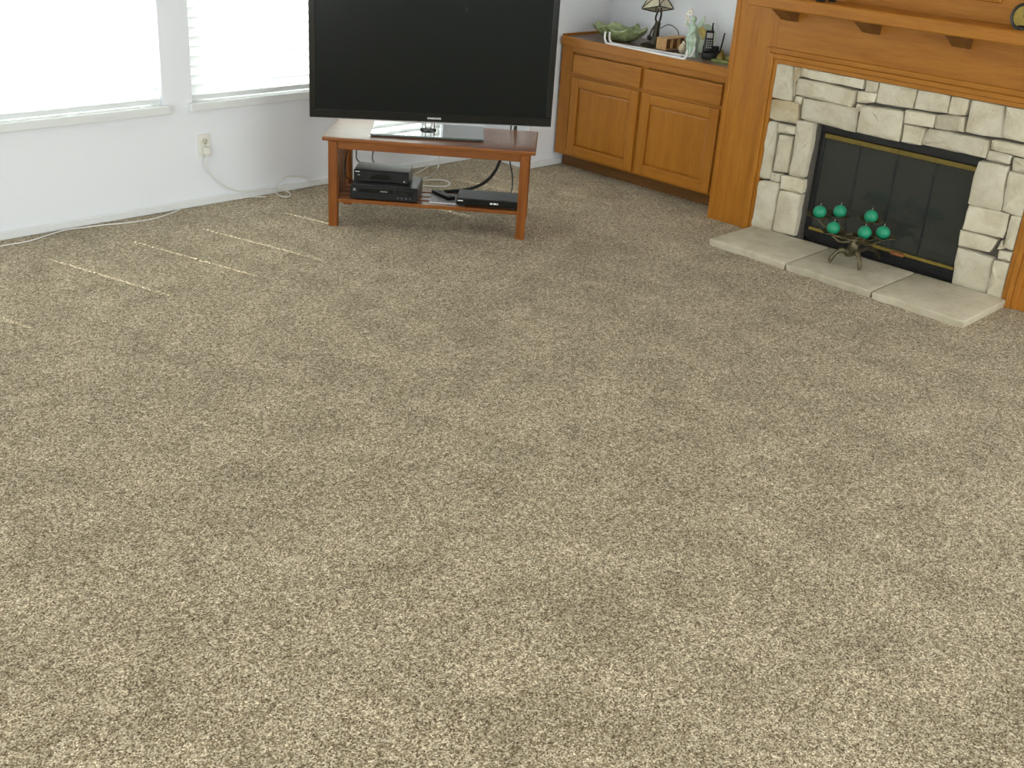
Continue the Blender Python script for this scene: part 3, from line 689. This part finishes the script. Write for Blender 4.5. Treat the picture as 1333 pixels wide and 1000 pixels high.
inner = [[p + Vector(((bc.x - p.x) * .03, (bc.y - p.y) * .03, .006)) for p in r] for r in rings[::-1]]
m.rings(rings + inner); o = m.build('leaf_bowl', 'glaze_green', None, False, True, 60); base_of(o, bc); tag(o, 'mottled green leaf shaped bowl on the cabinet top', 'bowl')
# white tray with curled ends
tc_ = Vector((5.31, 4.08, CZ))
t = thing('white_tray', 'long white metal tray with upturned curled ends on the cabinet top', 'tray', tc_)
A, B = onz(791, 56.5, CZ + .006), onz(889, 76.5, CZ + .006); 
bk = Vector((.055, .035, 0)); bk2 = Vector((.10, .04, 0))
def rail(P, Q, hp, hq):
    d = (Q - P).normalized(); m = MB()
    m.tube([P - d * .026 + Vector((0, 0, hp)), P - d * .026 + Vector((0, 0, hp * .45)), P - d * .012 + Vector((0, 0, .006)), P + d * .015, P.lerp(Q, .5), Q - d * .015, Q + d * .012 + Vector((0, 0, .007)), Q + d * .024 + Vector((0, 0, hq * .5)), Q + d * .026 + Vector((0, 0, hq))], .0062, 8, 4)
    m.build('rail', 'white_metal', t, True, True)
A2, B2_ = A + Vector((.026, -.016, 0)), B + Vector((.10, .03, 0))
rail(A, B, .062, .052); rail(A2, B2_, .062, .058)
m = MB(); dz = Vector((0, 0, -.0045)); m.prism([A + dz, A2 + dz, A2.lerp(B2_, .92) + dz, A.lerp(B, .95) + dz], (0, 0, .006)); m.build('deck', 'lavender_white', t, True)
# table lamp
lp = Vector((5.425, 4.125, CZ))
t = thing('table_lamp', 'bronze tree trunk table lamp with tilted square glass shade', 'lamp', lp)
m = MB(); m.lathe([(.062, 0), (.064, .006), (.052, .014), (.03, .022)], (0, .018, 0), 20, .8, 1.15); m.build('foot', 'bronze_dark', t, False, True)
m = MB(); m.tube([(0, 0, .012), (0, -.003, .06), (.0, -.006, .10), (0, -.010, .140)], [.032, .021, .018, .016], 10, 5); m.build('trunk', 'bronze_dark', t, False, True)
m = MB(); m.tube([(0, -.008, .133), (0, .008, .150), (0, .010, .168), (0, .004, .185), (0, -.004, .212)], .0055, 7, 4); m.build('branch', 'bronze_dark', t, False, True)
m = MB(); m.tube([(0, -.012, .133), (0, -.022, .152), (0, -.026, .182), (0, -.022, .220)], .006, 7, 4); m.build('branch', 'bronze_dark', t, False, True)
m = MB(); m.tube([(0, .0, .13), (-.005, .022, .095), (-.008, .034, .06)], [.007, .005, .004], 7, 4); m.ball((-.008, .036, .048), .013, 12, 8, 1, 1, 1.3); m.build('hanging_bud', 'bronze_dark', t, False, True)
tl = Matrix.Translation((0, .006, .240)) @ Matrix.Rotation(R(-14), 4, 'X') @ Matrix.Rotation(R(10), 4, 'Y')
bw, tw, zt0, zb0 = .063, .021, .062, -.030
cb = [(-bw, -bw), (bw, -bw), (bw, bw), (-bw, bw)]; ct_ = [(-tw, -tw), (tw, -tw), (tw, tw), (-tw, tw)]
for k in range(4):
    q = (k + 1) % 4; P = [Vector((*cb[k], zb0)), Vector((*cb[q], zb0)), Vector((*ct_[q], zt0)), Vector((*ct_[k], zt0))]
    nrm = (P[1] - P[0]).cross(P[3] - P[0]).normalized() * .003
    m = MB(); m.prism([tl @ p for p in P], tl.to_3x3() @ nrm); m.build('shade_panel', 'shade_glass', t)
    m = MB(); m.tube([tl @ P[0], tl @ P[3]], .0045, 6, 0); m.tube([tl @ P[0], tl @ P[1]], .0035, 6, 0); m.tube([tl @ P[3], tl @ P[2]], .0045, 6, 0); m.build('shade_rib', 'bronze_dark', t)
    cfm = (P[0] + P[1]) / 2
    m = MB(); m.tube([tl @ (P[0].lerp(P[1], f) + (P[3] - P[0]) * (.55 * math.sin(math.pi * f)) + nrm * 1.3) for f in [i / 10 for i in range(11)]], .0028, 6, 0); m.build('shade_arch', 'bronze_dark', t)
m = MB(); m.lathe([(.012, zt0 - .01), (.034, zt0), (.012, zt0 + .012), (.005, zt0 + .028)], (0, 0, 0), 12, mat=tl); m.build('shade_cap', 'bronze_dark', t, False, True)
cable('lamp_cord', 'thin dark cord arching behind the bronze lamp', [lp + Vector((.04, 0, .10)), lp + Vector((.08, -.03, .125)), lp + Vector((.10, -.08, .10)), lp + Vector((.11, -.10, .04)), lp + Vector((.13, -.11, .004)), lp + Vector((.2, -.10, .004))], .0025, 'bronze_dark', 'cord')
# wooden box
bx, by = 5.31, 3.945
t = thing('wooden_box', 'pale wooden box with open divided side on the cabinet top', 'box', (5.41, 3.98, CZ + .0))
def wb(nm, q, mt='pine_box'): m = MB(); m.box(*q, .0015); m.build(nm, mt, t, True)
x0, x1, y0, y1, z0, z1 = 5.325, 5.525, 3.965, 4.035, CZ + .0085, CZ + .068
wb('end_panel', (x0, x0 + .008, y0, y1, z0, z1)); wb('end_panel', (x1 - .008, x1, y0, y1, z0, z1)); wb('lid', (x0 - .002, x1 + .002, y0 - .001, y1 + .001, z1, z1 + .007)); wb('floor_panel', (x0 + .008, x1 - .008, y0, y1, z0, z0 + .006))
wb('back_panel', (x0 + .008, x1 - .008, y1 - .006, y1, z0 + .006, z1)); wb('divider', (x0 + .065, x0 + .070, y0 + .002, y1 - .006, z0 + .006, z1)); wb('divider', (x0 + .13, x0 + .135, y0 + .002, y1 - .006, z0 + .006, z1)); wb('inside_shade', (x0 + .008, x1 - .008, y0 + .02, y1 - .006, z0 + .006, z1 - .004), 'oak_toe_and_shade')  # dark block stands in for the shade inside the open box
# fairy figurine
fp = onz(900, 74, CZ)
t = thing('figurine', 'pale green and white winged lady figurine holding up flowers', 'figurine', fp); t.scale = (1.05, 1.0, .84)
FW = 3.0
m = MB(); prof = [(.034, 0), (.036, .01), (.028, .05), (.030, .085), (.036, .115), (.026, .145), (.019, .165), (.023, .185), (.019, .20), (.009, .208), (.008, .217)]
seg = 22; rs = []
for r_, z_ in prof: rs.append([Vector((r_*(1 + (.10*math.sin(6*2*math.pi*k/seg) if z_ < .15 else 0))*math.cos(2*math.pi*k/seg), r_*1.05*(1 + (.10*math.sin(6*2*math.pi*k/seg + 1) if z_ < .15 else 0))*math.sin(2*math.pi*k/seg) + .012 * (z_ / .2), z_)) for k in range(seg)])
hd = [(.0075, .218), (.013, .224), (.0155, .234), (.0145, .246), (.009, .254), (.001, .257)]
for r_, z_ in hd: rs.append([Vector((r_*math.cos(2*math.pi*k/seg), r_*math.sin(2*math.pi*k/seg) + .013, z_)) for k in range(seg)])
m.rings(rs); m.build('gown', 'porcelain_green', t, False, True, 60)
m = MB(); m.tube([(-.005, .022, .19), (-.014, .040, .205), (-.012, .042, .235), (-.01, .036, .262)], [.009, .007, .006, .005], 8, 4); m.build('raised_arm', 'porcelain_green', t, False, True)
m = MB(); m.tube([(-.008, -.006, .19), (-.024, -.014, .165), (-.034, .008, .15)], [.009, .007, .005], 8, 4); m.build('lowered_arm', 'porcelain_green', t, False, True)
for k, (dy, dz, r_) in enumerate(((.032, .276, .022), (.050, .252, .017), (.040, .224, .017), (.056, .198, .012), (.028, .298, .012))):
    m = MB(); nn = 20
    m.rings([[Vector((-.014 - dd, dy + rr_*(1 + .18*math.cos(5*2*math.pi*q/nn))*math.cos(2*math.pi*q/nn), dz + rr_*(1 + .18*math.cos(5*2*math.pi*q/nn))*math.sin(2*math.pi*q/nn))) for q in range(nn)] for rr_, dd in ((r_*.3, -.008), (r_, 0), (r_*.85, .005), (r_*.35, .002))])
    f = m.build('flower', 'porcelain_white', t, False, True, 60)
    m = MB(); m.ball((-.017, dy, dz), r_ * .32, 10, 6); m.build('flower_centre', 'shell_tan', f, False, True)
def wing(nm, pts, mt):
    m = MB(); m.prism(pts, (.005, 0, 0), .001); m.build(nm, mt, t, False, True)
wing('upper_wing', [(.014, -.004, .19), (.014, -.012, .22), (.016, -.030, .25), (.018, -.040, .268), (.018, -.046, .24), (.016, -.034, .205), (.014, -.014, .185)], 'porcelain_green')
wing('lower_wing', [(.018, -.01, .19), (.02, -.034, .195), (.022, -.058, .175), (.022, -.062, .14), (.02, -.046, .115), (.018, -.028, .14), (.016, -.012, .165)], 'gold_paint')
# shell ornament
sp = onz(886.5, 69, CZ + .008)
m = MB(); n = 18; rs = []
for i in range(13):
    f = i / 12; r_ = .003 + .021 * math.sin(math.pi * min(f * 1.15, 1)) ** .8; rs.append([Vector((.9*r_*math.cos(2*math.pi*k/n), r_*math.sin(2*math.pi*k/n)*(1 + .06*math.cos(5*2*math.pi*k/n)), f * .066 + .001)) + Vector((0, -.010*f, 0)) for k in range(n)])
m.rings(rs); o = m.build('shell', 'shell_tan', None, False, True, 60); o.location = (sp.x, sp.y, CZ + .007); tag(o, 'small white and tan shell ornament beside the figurine', 'ornament')
m = MB(); m.tube([(.0, .020*math.cos(a) , .034 + .030*math.sin(a)) for a in [R(100 + 20*k) for k in range(11)]], .005, 8, 2); m.build('white_lip', 'porcelain_white', o, False, True)
# decorative plate behind
pp_ = onz(917, 72, CZ)
t = thing('display_plate', 'round sage green plate propped up behind the cordless phone', 'plate', (5.50, 3.83, CZ)); t.scale = (.84, .84, .84)
mm = Matrix.Translation((0, 0, .098)) @ Matrix.Rotation(R(-74), 4, 'Y')
m = MB(); m.lathe([(.001, 0), (.05, .001), (.066, .008), (.096, .014), (.097, .017), (.065, .012), (.05, .005), (.001, .004)], (0, 0, 0), 36, mat=mm); m.build('dish', 'plate_sage', t, False, True)
m = MB()
for s in (-1, 1): m.tube([(-.05, s*.035, .03), (-.045, s*.035, .004), (.03, s*.03, .004), (.06, s*.02, .004)], .003, 6, 4)
m.tube([(.06, -.02, .004), (.06, .02, .004)], .003, 6, 0); m.build('easel', 'bronze_dark', t, False, True)
# cordless phone on its base
ph = Vector((5.385, 3.700, CZ))
t = thing('cordless_phone', 'black cordless phone with antenna standing in its charging base', 'phone', ph, R(41)); t.scale = (.9, .9, .82)
m = MB(); m.box(-.04, .04, -.05, .05, 0, .045, .008, 2); m.build('base', 'black_plastic', t, False, True)
m = MB(); m.box(-.005, .03, -.05, .05, .04, .085, .006, 2); m.build('base', 'black_plastic', t, False, True)
lean = Matrix.Translation((-.012, .018, .05)) @ Matrix.Rotation(R(10), 4, 'Y')
m = MB(); m.box(-.014, .014, -.026, .026, 0, .135, .007, 2, lean); hs_ = m.build('handset', 'black_plastic', t, False, True)
m = MB(); m.box(-.016, -.012, -.018, .018, .085, .118, .002, 1, lean); m.build('display', 'pad_grey', hs_, False)
for r_ in range(4):
    for c_ in range(3): m = MB(); m.box(-.0165, -.013, -.017 + c_*.013, -.009 + c_*.013, .02 + r_*.015, .029 + r_*.015, .001, 1, lean); m.build('button', 'device_grey', hs_)
m = MB(); m.tube([lean @ Vector((.004, -.014, .13)), lean @ Vector((.004, -.014, .185))], [.006, .0045], 8, 0); m.build('antenna', 'black_rubber', hs_, False, True)
m = MB(); m.tube([(.03, -.054, .03), (.03, -.062, .06), (.028, -.075, .17)], [.006, .0055, .0045], 8, 3); m.build('base_antenna', 'black_rubber', t, False, True)
cable('phone_cord', 'thin dark cord trailing behind the phone base', [ph + Vector((.075, -.01, .02)), ph + Vector((.125, -.05, .012)), ph + Vector((.14, -.10, .03)), ph + Vector((.15, -.15, .05)), ph + Vector((.17, -.18, .02)), ph + Vector((.20, -.17, .004))], .0025, 'black_rubber', 'cord')
# low green box with brass dome
t = thing('trinket_box', 'low moss green trinket box with a brass dome beside the oak panel', 'box', (5.40, 3.56, CZ))
m = MB(); m.box(-.085, .085, -.075, .085, 0, .014, .003); m.build('base', 'moss_green', t)
m = MB(); m.box(-.045, .08, -.072, .03, .014, .034, .004); m.build('lid', 'moss_green', t)
m = MB(); m.lathe([(.026, .014), (.027, .024), (.021, .038), (.010, .047), (.006, .053), (.009, .060), (.001, .067)], (-.045, .045, 0), 18); m.build('brass_dome', 'brass_dull', t, False, True)

# ------------------------------------------------------------------ things on the mantel shelf
MZ = 1.203
ck = Vector((5.0, 0, MZ)); q = onx(1334, 22, 5.0); ck.y = q.y
t = thing('mantel_clock', 'round brass mantel clock with a dark rim on the shelf', 'clock', ck)
rz_ = Matrix.Translation((0, 0, q.z - MZ)) @ Matrix.Rotation(R(-90), 4, 'Y'); rr = .056
m = MB(); m.lathe([(rr - .01, -.03), (rr, -.025), (rr, .012), (rr - .004, .017), (rr - .011, .015), (rr - .012, .008)], (0, 0, 0), 36, mat=rz_); m.build('rim', 'iron_black', t, False, True)
m = MB(); m.lathe([(rr - .012, .006), (rr - .012, .009), (.02, .0105), (.002, .011)], (0, 0, 0), 36, mat=rz_); dl = m.build('dial', 'brass', t, False, True)
m = MB(); m.box(-.0135, -.0115, -.0015, .0015, q.z - MZ, q.z - MZ + .03); m.box(-.0135, -.0115, -.02, 0, q.z - MZ - .0015, q.z - MZ + .0015); m.build('hand', 'iron_black', dl)
m = MB(); m.lathe([(.035, 0), (.035, .008), (.015, .014), (.012, max(.016, q.z - MZ - rr + .012))], (0, 0, 0), 20); m.build('foot', 'iron_black', t, False, True)
m = MB(); m.tube([(0, 0, q.z - MZ + rr - .004), (0, .012, q.z - MZ + rr + .012), (0, 0, q.z - MZ + rr + .026), (0, -.012, q.z - MZ + rr + .012), (0, 0, q.z - MZ + rr - .004)], .003, 7, 5); m.build('ring_handle', 'iron_black', t, False, True)
for k, (px, lab, mt) in enumerate(((1068, 'squat dark vase on the mantel shelf beside a pewter one', 'bronze_dark'), (1083, 'slender black and pewter vase on the mantel shelf', 'iron_black'))):
    b_ = onz(px, 2, MZ)
    m = MB(); s_ = 1.0 if k == 0 else .8
    m.lathe([(.022*s_, 0), (.024*s_, .005), (.016*s_, .014), (.03*s_, .05), (.032*s_, .075), (.018*s_, .105), (.014*s_, .12), (.02*s_, .13), (.016*s_, .128), (.010*s_, .115)], (0, 0, 0), 22)
    o = m.build('vase', mt, None, False, True); o.location = (b_.x, b_.y, MZ); tag(o, lab, 'vase')
    m = MB(); m.lathe([(.0325*s_, .060), (.0345*s_, .064), (.0345*s_, .070), (.0325*s_, .074)], (0, 0, 0), 22); m.build('band', 'silver', o, False, True)
